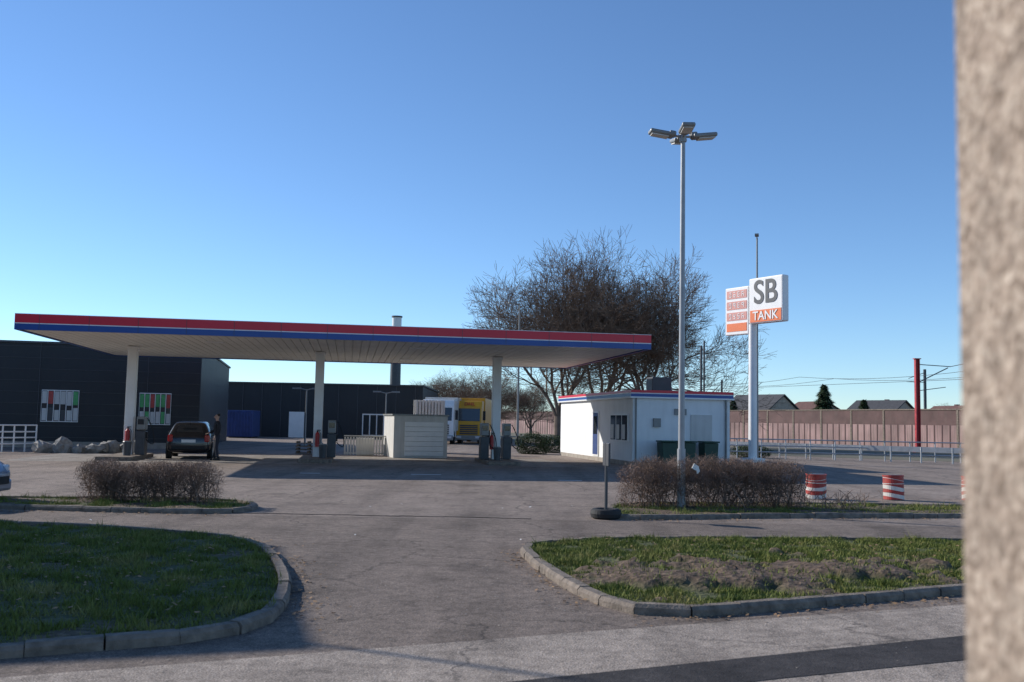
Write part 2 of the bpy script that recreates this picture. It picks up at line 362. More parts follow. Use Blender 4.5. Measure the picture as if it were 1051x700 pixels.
# ------------------------------------------------------------------ hedges: recursive bare shrubs clipped to a trimmed outline
def hedge(name,cx,cy,L,W,H,rz,stems,nfuzz,nl):
    rt=root(name,(cx,cy,.06),rz); V=[];F=[]
    def hh(x): return H*(.90+.16*noise.noise(Vector((x*1.6,cx,0)))+.16*noise.noise(Vector((x*5,cx,2))))*(1-.25*abs(2*x/L)**8)
    def ok(p,m=1.0):
        if abs(p.x)>L/2*m or p.z>hh(p.x)*m or p.z<0: return False
        w=W/2*(.62+.42*min(1,p.z/H))*(1+.3*noise.noise(Vector((p.x*2.2,p.z*2.2,4))))
        return abs(p.y)<w*m
    def tube(a,b,r0,r1):
        x,y=frame(b-a); k=len(V)
        for p,r in((a,r0),(b,r1)): V.extend((p+x*r,p-x*.5*r+y*.87*r,p-x*.5*r-y*.87*r))
        F.extend(((k,k+3,k+4,k+1),(k+1,k+4,k+5,k+2),(k+2,k+5,k+3,k)))
    def br(p,d,Ln,r,l):
        for i in range(3):
            d=(d+Vector((random.gauss(0,.22),random.gauss(0,.22),random.gauss(.03,.16)))).normalized(); q=p+d*Ln/3
            if not ok(q,1.0+(.10 if random.random()<.35 else 0)): return
            r2=max(.0016,r*.86); tube(p,q,r,r2); p=q; r=r2
            if l<4:
                for _ in range(2 if random.random()<.45 else 1):
                    x,y=frame(d); t=random.random()*6.28; an=R(random.uniform(25,75))
                    br(p,(d*math.cos(an)+(x*math.cos(t)+y*math.sin(t))*math.sin(an)).normalized(),Ln*random.uniform(.6,.85),r*.68,l+1)
    for i in range(int(L*stems)):
        p=Vector((random.uniform(-L/2*.93,L/2*.93),random.gauss(0,W*.17),0)); d=Vector((random.gauss(0,.35),random.gauss(0,.35),1)).normalized()
        br(p,d,H*random.uniform(.55,.85),random.uniform(.008,.014),1)
    npmesh('branches',np.array([tuple(v) for v in V]),np.array(F),M['hedge'],rt)
    V=[];F=[];k=0
    while k<nfuzz:
        p=Vector((random.uniform(-L/2,L/2),random.uniform(-W/2,W/2)*1.1,random.random()*H*1.05))
        if not ok(p) or noise.noise(Vector((p.x*4,p.y*4,p.z*4+cx)))<-.15: continue
        d=Vector((random.gauss(0,.8),random.gauss(0,.8),.5+random.gauss(0,.5))).normalized(); l=random.uniform(.05,.16); r=random.uniform(.0018,.0035)
        x,y=frame(d); n=len(V); a=p-d*l*.5; V+= [a+x*r,a-x*r+y*r,p+d*l*.5]; F.append((n,n+1,n+2)); k+=1
    npmesh('fine_twigs',np.array([tuple(v) for v in V]),np.array(F),M['hedge'],rt)
    V=np.empty((nl,4,3)); i=0
    while i<nl:
        c=Vector((random.uniform(-L/2,L/2),random.uniform(-W/2,W/2)*1.1,(random.random()**1.3)*H))
        if not ok(c): continue
        s=random.uniform(.008,.02); u=Vector((random.gauss(0,1),random.gauss(0,1),random.gauss(0,1))).normalized(); w=frame(u)[0]
        for k,q in enumerate((c-u*s,c-w*s*.6,c+u*s,c+w*s*.6)): V[i,k]=q
        i+=1
    npmesh('leaves',V.reshape(-1,3),np.arange(nl*4).reshape(-1,4),M['hleaf'],rt)
hedge('bare_hedge',-6.6,18.5,2.5,.95,.80,2,32,10000,7000)
hedge('bare_hedge',4.02,19.75,3.8,1.1,1.04,9,30,17000,12000)
b=MB(); b.box((3.55,19.15,.86),(.12,.02,.10),20,ry=30); b.box((3.6,19.17,.80),(.09,.02,.1),50,ry=60); b.obj('paper_litter',M['lit'])
# ------------------------------------------------------------------ trees
def tree_mesh(name,H,seed,maxl=6,spread=1.0,rmin=.012):
    rnd=random.Random(seed); V=[];F=[]; MI=[]
    def tube(a,b,r0,r1,n,mi):
        x,y=frame(b-a); k=len(V)
        for p,r in((a,r0),(b,r1)):
            for i in range(n):
                t=6.2832*i/n; V.append(p+x*(r*math.cos(t))+y*(r*math.sin(t)))
        for i in range(n): j=(i+1)%n; F.append((k+i,k+n+i,k+n+j,k+j)); MI.append(mi)
    def br(p,d,L,r,l):
        ns=5 if l<2 else (4 if l<4 else (3 if l<6 else 2))
        r1=r*.55
        for i in range(ns):
            ra=r+(r1-r)*i/ns; rb=r+(r1-r)*(i+1)/ns
            d=(d+Vector((rnd.gauss(0,.14),rnd.gauss(0,.14),rnd.gauss(.04,.10)))).normalized()
            q=p+d*(L/ns); tube(p,q,max(ra,rmin),max(rb,rmin*.8),8 if l<2 else (5 if l<4 else 3),0 if l<3 else 1); p=q
            if l<maxl and (i>0 or l>1) and rnd.random()<(.85 if l<5 else .62):
                x,y=frame(d); t=rnd.random()*6.28; an=R(rnd.uniform(32,62))*spread
                c=(d*math.cos(an)+(x*math.cos(t)+y*math.sin(t))*math.sin(an)); c.z=max(c.z,-.15); c.normalize()
                br(p,c,L*rnd.uniform(.52,.74),rb*.62,l+1)
        if l<maxl:
            for _ in range(2):
                x,y=frame(d); t=rnd.random()*6.28; an=R(rnd.uniform(12,32))*spread
                br(p,(d*math.cos(an)+(x*math.cos(t)+y*math.sin(t))*math.sin(an)).normalized(),L*rnd.uniform(.6,.78),r1*.8,l+1)
    p=Vector((0,0,-.1)); d=Vector((rnd.gauss(0,.04),rnd.gauss(0,.04),1)).normalized(); r=H*.019
    q=p+d*H*.16; tube(p,q,r*1.25,r,10,0)
    nb=rnd.randint(4,5)
    for i in range(nb):
        t=6.28*i/nb+rnd.random()*.7; an=R(rnd.uniform(10,34))*spread
        br(q+Vector((0,0,-rnd.random()*.3)),Vector((math.sin(an)*math.cos(t),math.sin(an)*math.sin(t),math.cos(an))),H*rnd.uniform(.30,.36),r*.58,1)
    Vn=np.array([tuple(v) for v in V]); zm=Vn[:,2].max(); Vn*= H/zm
    me=bpy.data.meshes.new(name); me.from_pydata(Vn.tolist(),[],F); me.materials.append(M['bark']); me.materials.append(M['twig'])
    me.polygons.foreach_set('material_index',MI); return me
t1=tree_mesh('tree_mesh_a',14.5,3,6,1.05); t2=tree_mesh('tree_mesh_b',15,11,6,1.1); t3=tree_mesh('tree_mesh_c',14,29,6,1.05)
def tree(me,x,y,s,rz,sx=1):
    o=bpy.data.objects.new('bare_tree',me); o.location=(x,y,0); o.scale=(s*sx,s*sx,s); o.rotation_euler=(0,0,R(rz)); link(o)
tree(t1,3.6,75,1.06,20,1.0); tree(t2,7.2,78,1.12,120,1.0); tree(t3,10.4,76,1.12,210,.98)
tree(t2,-1.8,112,.55,40,1.2); tree(t3,-5.6,118,.58,10,1.2); tree(t1,-9.0,122,.52,100,1.2); tree(t3,2.2,108,.5,200,1.2)
tree(t1,36,150,.42,50,1.3); tree(t3,41,152,.38,10,1.3); tree(t2,66,150,.4,80,1.3)
# ------------------------------------------------------------------ fuel canopy
AX=9.2
C=root('fuel_canopy',(-7.6,39.5,0),AX)
x0,x1,yd=-9.3,11.5,6.7; zb=4.28; zt=4.80
b=MB(); b.box(((x0+x1)/2,0,zt-.07),(x1-x0-.1,2*yd-.1,.06)); b.obj('roof_deck',M['grey'],C)
b=MB()
nx=int((x1-x0)/.3)
for i in range(nx):
    xx=x0+.08+(x1-x0-.16)*(i+.5)/nx; b.box((xx,0,zb+.05),((x1-x0-.16)/nx-.025,2*yd-.16,.03))
b.box(((x0+x1)/2,0,zb+.085),(x1-x0-.16,2*yd-.16,.02))
b.obj('soffit_panels',M['soffit'],C)
def fascia(zc,h,t,mt,nm):
    b=MB(); cx=(x0+x1)/2
    b.box((cx,-yd,zc),(x1-x0+t,t,h)); b.box((cx,yd,zc),(x1-x0+t,t,h)); b.box((x0,0,zc),(t,2*yd-t,h)); b.box((x1,0,zc),(t,2*yd-t,h)); b.obj(nm,mt,C)
fascia(zb+.095,.19,.08,M['blue'],'fascia_blue'); fascia(zb+.207,.030,.084,M['white'],'fascia_white_line'); fascia(zb+.362,.278,.08,M['red'],'fascia_red'); fascia(zb+.509,.016,.09,M['white'],'fascia_cap')
b=MB()
for i in range(14): b.box((x0+.7+i*1.5,-yd-.042,zb+.26),(.012,.008,.48))
b.obj('fascia_joints',M['dkgrey'],C)
b=MB()
for x in(-7.1,0,7.1): b.box((x,0,zb-.05),(.42,.42,.12)); b.box((x,0,2.16),(.34,.34,4.16))
b.obj('columns',M['white'],C,bevel=.015)
b=MB()
for x in(-7.1,0,7.1): b.box((x,-.4,.075),(1.25,4.2,.15))
b.obj('island_kerbs',M['kerb'],C,bevel=.03)
b=MB()
for x in(-3.6,3.6):
    for y in(-3.5,3.5): b.box((x,y,zb+.025),(.6,.6,.03))
b.obj('soffit_lights',M['white'],C)
def onC(x,y): return (-7.6+x*math.cos(R(AX))-y*math.sin(R(AX)),39.5+x*math.sin(R(AX))+y*math.cos(R(AX)))
def pump(x,y):
    P=root('fuel_pump',(*onC(x,y),.15),AX)
    b=MB(); b.box((0,0,.45),(.34,.6,.9)); b.obj('cabinet',M['dkgrey'],P,bevel=.02)
    b=MB(); b.box((0,0,1.2),(.3,.56,.5)); b.box((0,0,1.02),(.2,.4,.2)); b.obj('display_head',M['grey'],P,bevel=.02)
    b=MB(); b.box((0,-.285,1.25),(.22,.01,.2)); b.obj('display',M['glass'],P)
    b=MB(); pts=[Vector((.2,-.1,1.4))]
    for i in range(14):
        t=i/13; pts.append(Vector((.2+.28*math.sin(math.pi*t),-.1-.1*t,1.4-1.25*math.sin(math.pi*t*.5)**1.2+.55*max(0,t-.6)*2)))
    b.path(pts,.02,6); b.box((.2,-.1,.75),(.06,.1,.25)); b.obj('hose',M['black'],P)
pump(-6.6,-.2); pump(.55,-.2); pump(6.6,-.2); pump(7.6,.4)
def exting(x,y):
    P=root('fire_extinguisher',(*onC(x,y),.55),AX)
    b=MB(); b.cyl((0,0,0),(0,0,.5),.085,n=14); b.cyl((0,0,.5),(0,0,.58),.085,.03,14); b.obj('bottle',M['redp'],P,smooth=False)
    b=MB(); b.cyl((0,0,.58),(0,0,.63),.03,n=8); b.box((.05,0,.65),(.14,.03,.03)); b.path([Vector((.05,0,.62)),Vector((.13,0,.5)),Vector((.11,0,.1))],.012); b.obj('valve_hose',M['black'],P)
exting(-7.1,-.29); exting(0,-.29); exting(6.9,-.29)
for x in(-6.9,.25,7.0):
    P=root('litter_bin',(*onC(x,-1.2),.15),AX)
    b=MB(); b.cyl((0,0,0),(0,0,.5),.13,.16,12); b.obj('bin_body',M['dkgrey'],P); b=MB(); b.cyl((0,0,.5),(0,0,.54),.17,.15,12); b.obj('rim',M['grey'],P)
# ------------------------------------------------------------------ kiosk
K=root('kiosk_building',(4.9,40,0),11)
W,D,h=4.13,12.0,2.72
b=MB(); b.box((W/2,D/2,h/2),(W,D,h)); b.obj('walls',M['wall'],K)
b=MB(); b.box((W/2,D/2,.09),(W+.03,D+.03,.18)); b.obj('plinth',M['concrete'],K)
b=MB(); b.box((W/2,D/2,h+.03),(W+.30,D+.3,.06)); b.obj('roof_eave',M['white'],K)
b=MB(); b.box((W/2,D/2,h+.12),(W+.24,D+.24,.12)); b.obj('fascia_blue',M['blue'],K)
b=MB(); b.box((W/2,D/2,h+.197),(W+.25,D+.25,.034)); b.obj('fascia_white_line',M['white'],K)
b=MB(); b.box((W/2,D/2,h+.27),(W+.24,D+.24,.11)); b.obj('fascia_red',M['red'],K)
b=MB(); b.box((1.65,1.6,h+.62),(.85,.8,.62)); b.obj('roof_cooling_unit',M['dkgrey'],K,bevel=.03)
b=MB(); b.cyl((2.7,3,h),(2.7,3,h+.6),.05); b.cyl((3.2,5,h),(3.2,5,h+.5),.06); b.obj('vents',M['grey'],K)
b=MB(); b.box((-.02,1.75,1.52),(.05,2.5,1.16)); b.obj('window_frame',M['signw'],K)
b=MB()
for i in range(3): b.box((-.048,.95+i*.8,1.52),(.01,.7,1.02))
b.obj('window_panes',M['glass'],K)
b=MB(); 
for i in range(3): b.box((-.056,.95+i*.8+.1,1.35),(.008,.4,.6))
b.obj('window_blinds',M['beige'],K)
b=MB(); b.box((-.02,5.3,1.22),(.05,.95,2.0)); b.obj('door_frame',M['signw'],K)
b=MB(); b.box((-.048,5.3,1.22),(.01,.8,1.86)); b.obj('door_leaf',M['bluebox'],K)
b=MB(); b.box((-.05,5.3,1.6),(.02,.6,.8)); b.obj('door_glass',M['glass'],K)
b=MB(); b.box((2.9,-.02,1.1),(.9,.04,2.0)); b.obj('rear_door',M['beige'],K)
b=MB(); b.cyl((3.95,-.06,0),(3.95,-.06,h),.04); b.cyl((.12,-.05,0),(.12,-.05,h),.03); b.obj('downpipes',M['grey'],K)
b=MB(); b.box((1.0,-.05,1.75),(.3,.1,.35)); b.box((2.0,-.03,2.2),(.5,.06,.25)); b.obj('meter_boxes',M['grey'],K)
def bin_(x,y,rz,w=.72):
    P=root('wheeled_bin',(x,y,0),rz)
    b=MB(); b.prism([(-w/2*.85,.08),(w/2*.85,.08),(w/2,.98),(-w/2,.98)],-.33,.33); b.obj('bin_body',M['green'],P,bevel=.02)
    b=MB(); b.box((0,-.02,1.02),(w+.06,.74,.06)); b.cyl((-w/2,.36,1.02),(w/2,.36,1.02),.03,n=8); b.obj('lid',M['green'],P,bevel=.015)
    b=MB(); b.cyl((-w/2,.3,.1),(-w/2+.06,.3,.1),.1); b.cyl((w/2-.06,.3,.1),(w/2,.3,.1),.1); b.obj('wheels',M['black'],P)
bin_(6.25,39.55,11); bin_(7.9,39.85,11,.6); bin_(7.0,39.7,11,.55)
# ------------------------------------------------------------------ black building left
B=root('black_warehouse',(-15.6,50,0),12)
HB=5.05
b=MB(); b.box((-20,10.2,HB/2),(40,20.4,HB)); b.obj('walls',M['dark'],B)
b=MB(); 
for i in range(52): b.box((.012,.2+i*.39,HB/2),(.03,.2,HB-.04))
b.obj('side_cladding_ribs',M['dark2'],B)
b=MB()
for i in range(9): b.box((-20,-.012,.5+i*.55),(40,.02,.018))
for i in range(8): b.box((-2.5-i*5,-.015,HB/2),(.03,.03,HB))
b.obj('cladding_seams',M['dkgrey'],B)
b=MB(); b.box((-20,10.2,HB+.05),(40.2,20.6,.1)); b.obj('parapet_cap',M['dkgrey'],B)
b=MB(); b.box((-20,-.02,.15),(40,.06,.3)); b.obj('plinth',M['concrete'],B)
def posterwin(xa,xb,z0,z1,nm,cols,low):
    b=MB(); b.box(((xa+xb)/2,-.03,(z0+z1)/2),(xb-xa,.06,z1-z0)); b.obj(nm+'_frame',M['signw'],B)
    n=6; w=(xb-xa)/n
    g=MB(); ps=MB()
    for i in range(n):
        g.box((xa+w*(i+.5),-.062,(z0+z1)/2),(w-.04,.01,z1-z0-.08))
        hh=(z1-z0)*random.uniform(.36,.46); ps.box((xa+w*(i+.5),-.07,z1-.07-hh/2),(w-.07,.008,hh),m=cols[i%len(cols)])
        hh2=(z1-z0)*random.uniform(.3,.42); ps.box((xa+w*(i+.5)+.01,-.07,z0+.07+hh2/2),(w-.08,.008,hh2),m=low[i%len(low)])
    g.obj(nm+'_panes',M['glass'],B); ps.obj(nm+'_posters',[M['poster_r'],M['poster_g'],M['beige'],M['dkgrey']],B)
posterwin(-2.85,-1.35,1.19,2.76,'window_a',[1,1,0,1,1,0],[2,1,2,2,1,2]); posterwin(-7.35,-5.65,1.25,2.8,'window_b',[2,0,2,2,2,1],[2,3,2,3,2,2])
B2=root('long_black_hall',(-34,86,0),0)
b=MB(); b.box((13.2,9,2.3),(26.4,18,4.6)); b.obj('walls',M['dark'],B2)
b=MB(); b.box((13.2,9,4.64),(26.7,18.3,.12)); b.obj('parapet_cap',M['dkgrey'],B2)
b=MB(); b.box((15.6,-.05,1.1),(1.3,.1,2.2)); b.obj('door',M['signw'],B2)
b=MB(); b.box((22.2,-.05,1.2),(1.9,.1,1.9)); b.obj('window_frame',M['signw'],B2)
b=MB(); 
for i in range(3): b.box((21.6+i*.6,-.11,1.2),(.5,.02,1.7))
b.obj('window_panes',M['glass'],B2)
b=MB()
for i in range(16): b.box((1+i*1.65,-.02,2.3),(.05,.04,4.5))
b.obj('cladding_ribs',M['dkgrey'],B2)
P=root('blue_container',(-21.6,81,0),3)
b=MB(); b.box((0,0,1.15),(2.0,3,2.1)); b.obj('shell',M['bluebox'],P,bevel=.03)
b=MB(); 
for i in range(8): b.box((-.85+i*.243,-1.53,1.15),(.08,.06,1.9))
b.obj('ribs',M['bluebox'],P)
b=MB(); b.box((0,-1.2,.06),(1.8,.2,.12)); b.box((0,1.2,.06),(1.8,.2,.12)); b.obj('skids',M['dkgrey'],P)
P=root('chimney_stack',(-23.3,200,0))
b=MB(); b.cyl((0,0,0),(0,0,19.5),1.15,1.0,20); b.obj('shaft',M['dkgrey'],P,smooth=False)
b=MB(); b.cyl((0,0,19.5),(0,0,22.3),.95,.95,20,1); b.cyl((0,0,19.3),(0,0,19.7),1.35,1.35,20,0); b.cyl((0,0,22.3),(0,0,22.6),1.1,1.1,20,0); b.obj('top_platform',[M['dkgrey'],M['white']],P)
# ------------------------------------------------------------------ small structures
P=root('storage_garage',(-5.1,43.8,0),16)
b=MB(); b.box((1.2,1.4,.93),(2.4,2.8,1.86)); b.obj('walls',M['beige'],P)
b=MB(); b.box((1.2,1.4,1.89),(2.52,2.92,.07)); b.obj('roof',M['grey'],P)
b=MB(); 
for i in range(7): b.box((1.35,-.02,.2+i*.215),(1.75,.04,.2))
b.obj('roller_door',M['signw'],P,bevel=.01)
P=root('louvred_enclosure',(-4.9,51,0),8)
b=MB()
for i in range(9): b.box((.1+i*.16,0,1.9),(.11,.12,1.6))
b.box((.75,.2,1.85),(1.6,.15,1.7)); b.box((.75,.6,.55),(1.6,1,1.1)); b.obj('louvres',M['beige'],P)
P=root('trolley_enclosure',(-7.5,45.5,0),12)
b=MB()
for i in range(16): b.box((i*.13,0,.45),(.07,.03,.8))
b.box((1,0,.12),(2.1,.05,.05)); b.box((1,0,.9),(2.1,.05,.05)); b.box((.95,.7,.4),(.8,.7,.8)); b.obj('slats',M['beige'],P)
P=root('pallet_stack',(-9.3,46.4,0),5)
b=MB()
for i in range(4): b.box((0,0,.06+i*.15),(1.2,.8,.03)); b.box((-.5,0,.11+i*.15),(.1,.8,.08)); b.box((.5,0,.11+i*.15),(.1,.8,.08)); b.box((0,0,.11+i*.15),(.1,.8,.08))
b.obj('pallets',M['bark'],P)
P=root('white_railing',(0,0,0))
b=MB(); A=Vector((-22.5,38.6,0)); Bv=Vector((-20.6,43.5,0)); n=9
for i in range(n+1):
    p=A.lerp(Bv,i/n); b.cyl(p,p+Vector((0,0,1.15)),.035,n=8)
for z in(.35,.6,.85,1.13): b.cyl(A+Vector((0,0,z)),Bv+Vector((0,0,z)),.03,n=8)
b.obj('rails',M['signw'],P)
import bmesh
P=root('boulder_row')
for i in range(14):
    bm=bmesh.new(); bmesh.ops.create_icosphere(bm,subdivisions=2,radius=1)
    for v in bm.verts: v.co*=1+.45*noise.noise(v.co*1.3+Vector((i*7,0,0)))
    me=bpy.data.meshes.new('boulder'); bm.to_mesh(me); bm.free(); me.materials.append(M['rock'])
    o=bpy.data.objects.new('boulder',me); s=random.uniform(.22,.44); o.scale=(s*1.3,s,s*.85); o.location=(-19.6+i*.26+random.uniform(-.15,.15),42.0+i*.12+random.uniform(-.3,.3),s*.4); o.rotation_euler=(random.random(),random.random(),random.random()*6); link(o,P)
# ------------------------------------------------------------------ noise wall, railing, catenary
P=root('noise_barrier_wall')
A=Vector((52,43.5,0)); Bv=Vector((-4,172,0)); dv=(Bv-A); L=dv.length; n=int(L/4); ang=math.degrees(math.atan2(dv.y,dv.x)); b=MB();
for i in range(n):
    c=A.lerp(Bv,(i+.5)/n); w=L/n
    b.box((c.x,c.y,1.05),(w-.2,.14,2.1),ang,0); b.box((c.x,c.y,2.72),(w-.2,.18,1.24),ang,1); b.box((c.x,c.y,3.38),(w,.3,.1),ang,2)
    for k in range(1,5): 
        q=A.lerp(Bv,(i+k/5)/n); b.box((q.x,q.y,1.05),(.1,.2,2.06),ang,1)
    q=A.lerp(Bv,i/n); b.box((q.x,q.y,1.66),(.2,.26,3.32),ang,2)
b.obj('panels',[M['nw1'],M['nw2'],M['kerb']],P)
P=root('crash_railing')
b=MB(); A=Vector((9.5,53.2,0)); Bv=Vector((27,51.2,0)); n=14
for i in range(n+1):
    q=A.lerp(Bv,i/n); b.cyl(q,q+Vector((0,0,1.02)),.035,n=8)
for z in(.35,.68,1.02): b.cyl(A+Vector((0,0,z)),Bv+Vector((0,0,z)),.032,n=8)
A=Vector((12.5,57,0)); Bv=Vector((29,44,0))
for i in range(n+1):
    q=A.lerp(Bv,i/n); b.cyl(q,q+Vector((0,0,.8)),.04,n=8)
b.box(((A+Bv)/2+Vector((0,0,.68))),((Bv-A).length,.05,.26),math.degrees(math.atan2((Bv-A).y,(Bv-A).x)))
b.obj('rails',M['galv'],P)
sheet('verge_strip',[(13,60),(26,52),(44,42),(40,60),(30,88),(14,110)],.009,M['far'])
P=root('red_catenary_mast',(30.6,75,0))
b=MB(); b.box((-.13,0,3.5),(.06,.32,7)); b.box((.13,0,3.5),(.06,.32,7)); b.box((0,0,3.5),(.22,.04,7)); b.box((0,0,7.02),(.5,.4,.06)); b.box((0,0,.2),(.6,.6,.4)); b.obj('mast',M['redp'],P)
b=MB(); b.cyl((0,0,5.2),(3.2,2,6.5),.04,n=6); b.cyl((0,0,6.6),(3.4,2,6.6),.035,n=6); b.cyl((0,0,4.6),(3.0,2,5.0),.03,n=6); b.obj('cantilever',M['dkgrey'],P)
ru=Vector((-.40,.917,0)); rn=Vector((.917,.40,0))
base=Vector((37,80,0))+rn*5
for k in(-1,.4,1.7,3.4):
    q=base+ru*k*24
    P=root('catenary_mast',(q.x,q.y,0),0)
    b=MB(); b.box((0,0,3.6),(.2,.2,7.2)); b.cyl((0,0,6.9),(-1.8,-.8,6.3),.03,n=6); b.cyl((0,0,6.0),(-2.0,-.85,6.0),.03,n=6); b.obj('mast_body',M['dkgrey'],P)
P=root('overhead_wires'); b=MB()
for off,z in((-2.3,6.0),(-2.3,6.9),(2.3,6.9)):
    pts=[]
    for i in range(0,61):
        s=-40+i*3.2; sag=.5*((((s%24)/24)-.5)**2*4-1) if z>6.5 else 0
        pts.append(base+rn*off+ru*s+Vector((0,0,z+sag)))
    b.path(pts,.018,4)
b.obj('wires',M['dkgrey'],P)
P=root('overhead_wire_feeder'); b=MB()
b.path([Vector((34,77,6.6)),Vector((40,70,8.2)),Vector((50,58,11))],.025,4); b.obj('feeder',M['dkgrey'],P)
def house(x,y,w,d,h,rh,rz,rm,wm,ch=True):
    P=root('gabled_house',(x,y,0),rz)
    b=MB(); b.prism([(-w/2,0),(w/2,0),(w/2,h),(0,h+rh-.06),(-w/2,h)],-d/2,d/2); b.obj('walls',wm,P)
    b=MB(); t=.15
    for s in(-1,1): b.prism([(s*(w/2+.4),h-.25),(0,h+rh),(0,h+rh+t),(s*(w/2+.4),h-.25+t)],-d/2-.3,d/2+.3)
    b.obj('roof',rm,P)
    if ch: b=MB(); b.box((w*.2,0,h+rh*.75),(.5,.5,1.6)); b.obj('chimney',M['nw2'],P)
    b=MB()
    for xx in(-w*.25,w*.25): b.box((xx,-d/2-.02,h*.7),(1,.06,1.2))
    b.obj('windows',M['glass'],P)
house(34.5,138,8,8,3.4,2.6,35,M['roofd'],M['brick']); house(43,142,7,7,3.4,1.9,15,M['rooft'],M['brick']); house(52,140,8,7,3.6,2.0,40,M['roofd'],M['brick'])
house(58,132,6,6,3.0,1.8,10,M['rooft'],M['brick'])
def conifer(x,y,H,Rr):
    V=[];F=[]; P=root('conifer_tree',(x,y,0))
    for i in range(9000):
        z=random.random()**1.5; rr=Rr*((1-z)**.75)*(.8+.2*math.sin(z*40))*(.35+.65*math.sqrt(random.random())); a=random.random()*6.28
        rr*=1+.3*noise.noise(Vector((math.cos(a)*1.5,math.sin(a)*1.5,z*6+x)))
        c=Vector((rr*math.cos(a),rr*math.sin(a),.1*H+z*H*.9)); s=random.uniform(.2,.5); u=Vector((math.cos(a),math.sin(a),-.3+random.gauss(0,.3))).normalized(); w=frame(u)[0]; k=len(V)
        V+=[c-w*s*.35,c+w*s*.35,c+u*s]; F.append((k,k+1,k+2))
    npmesh('needles',np.array([tuple(v) for v in V]),np.array(F),M['everg'],P); b=MB(); b.cyl((0,0,0),(0,0,H*.9),.2,.04,8); b.obj('trunk',M['bark'],P)
conifer(37.7,120,6.9,2.5); conifer(43.2,122,5.2,1.7); conifer(29,130,5,1.5)
def shrub(name,cx,cy,w,d,h,n):
    V=[];F=[]
    for i in range(n):
        a=Vector((random.gauss(0,1),random.gauss(0,1),random.gauss(0,1))).normalized(); q=1-.5*random.random()**2; q*=1+.25*noise.noise(a*2+Vector((cx,0,0)))
        c=Vector((a.x*w/2*q+cx,a.y*d/2*q+cy,max(.02,h*.45+a.z*h*.55*q))); s=random.uniform(.03,.08); u=Vector((random.gauss(0,1),random.gauss(0,1),random.gauss(0,1))).normalized(); x=frame(u)[0]; k=len(V)
        V+=[c-x*s*.5,c+x*s*.5,c+u*s]; F.append((k,k+1,k+2))
    npmesh(name,np.array([tuple(v) for v in V]),np.array(F),M['everg'])
shrub('evergreen_shrub',1.2,53,1.9,1.5,1.15,9000); shrub('evergreen_shrub',2.4,56,1.6,1.5,1.0,6000); shrub('evergreen_shrub',13,54,2.2,1.3,.7,5000)
# ------------------------------------------------------------------ street lamp with four heads
P=root('street_lamp',(3.34,19.5,0),8)
b=MB(); b.cyl((0,0,0),(0,0,1.2),.085,.08,14); b.cyl((0,0,1.2),(0,0,7.3),.062,.045,14); b.cyl((0,0,7.3),(0,0,7.48),.07,.07,14); b.box((0,-.08,.75),(.08,.02,.4)); b.obj('pole',M['polegrey'],P,smooth=False)
arms=MB(); hd=MB(); gl=MB()
for a,up in((178,8),(2,8),(262,3),(85,12)):
    d=Vector((math.cos(R(a)),math.sin(R(a)),0)); e=d*.20+Vector((0,0,7.42))
    arms.cyl((0,0,7.40),e,.025,n=8)
    c=d*.44+Vector((0,0,7.45)); hd.box(c,(.50,.26,.085),a,0,ry=-up); hd.box(c-d*.22,(.14,.16,.12),a,0,ry=-up); gl.box(c+d*.04-Vector((0,0,.05)),(.34,.20,.02),a,0,ry=-up)
arms.obj('arms',M['polegrey'],P); hd.obj('lamp_heads',M['grey'],P,bevel=.03); gl.obj('lamp_glasses',M['beige'],P)
def lamp1(x,y,h,rz,two=False,r=.06):
    P=root('street_lamp',(x,y,0),rz)
    b=MB(); b.cyl((0,0,0),(0,0,h),r,r*.6,10); 
    for s in((-1,1) if two else (-1,)):
        b.cyl((0,0,h-.05),(s*.45,0,h+.05),.03,n=8); b.box((s*.6,0,h+.05),(.5,.2,.09))
    b.obj('pole_and_head',M['grey'],P)
lamp1(.5,70,10,20,False,.09); lamp1(12.85,52,11.6,75,False,.07)
lamp1(-18.5,58,3.5,10,True); lamp1(-12.3,60,3.4,0,True); lamp1(-8,64,3.4,0,True)
P=root('steel_pole_pair',(10.3,54,0)); b=MB(); b.cyl((0,0,0),(0,0,6.0),.06,n=8); b.cyl((.22,.3,0),(.22,.3,6.3),.05,n=8); b.box((.1,.1,4.2),(.35,.05,.05)); b.obj('poles',M['dkgrey'],P)
# ------------------------------------------------------------------ price sign
P=root('fuel_station_sign',(11.4,47,0),-58)
b=MB(); b.cyl((0,0,0),(0,0,6.5),.20,.18,16); b.box((0,0,.1),(.8,.8,.2)); b.obj('pole',M['signw'],P)
b=MB(); b.box((1.02,0,7.58),(2.1,.42,2.15)); b.obj('brand_panel_box',M['signw'],P,bevel=.06)
b=MB(); b.box((1.02,-.215,6.84),(1.94,.02,.56)); b.obj('tank_panel',M['orange'],P)
b=MB(); b.box((-.86,0,7.20),(1.54,.36,2.3)); b.obj('price_box',M['signw'],P,bevel=.04)
b=MB()
for i in range(4): b.box((-.86,-.185,8.00-i*.53),(1.32,.02,.39),m=0 if i<3 else 1)
b.obj('price_rows',[M['pink'],M['orange']],P)
b=MB()
for i in range(3):
    for k in range(4):
        for (dx,dz,w_,h_) in random.sample([(0,.11,.13,.03),(0,0,.13,.03),(0,-.11,.13,.03),(-.06,.05,.03,.13),(.06,.05,.03,.13),(-.06,-.05,.03,.13),(.06,-.05,.03,.13)],5):
            b.box((-1.28+k*.28+dx,-.2,8.00-i*.53+dz),(w_,.012,h_))
b.obj('price_digits',M['signw'],P)
text('sb_lettering','SB',1.55,(1.02,-.225,7.91),(R(90),0,0),M['dkgrey'],P,sx=.95)
text('tank_lettering','TANK',.58,(1.02,-.24,6.83),(R(90),0,0),M['signw'],P)
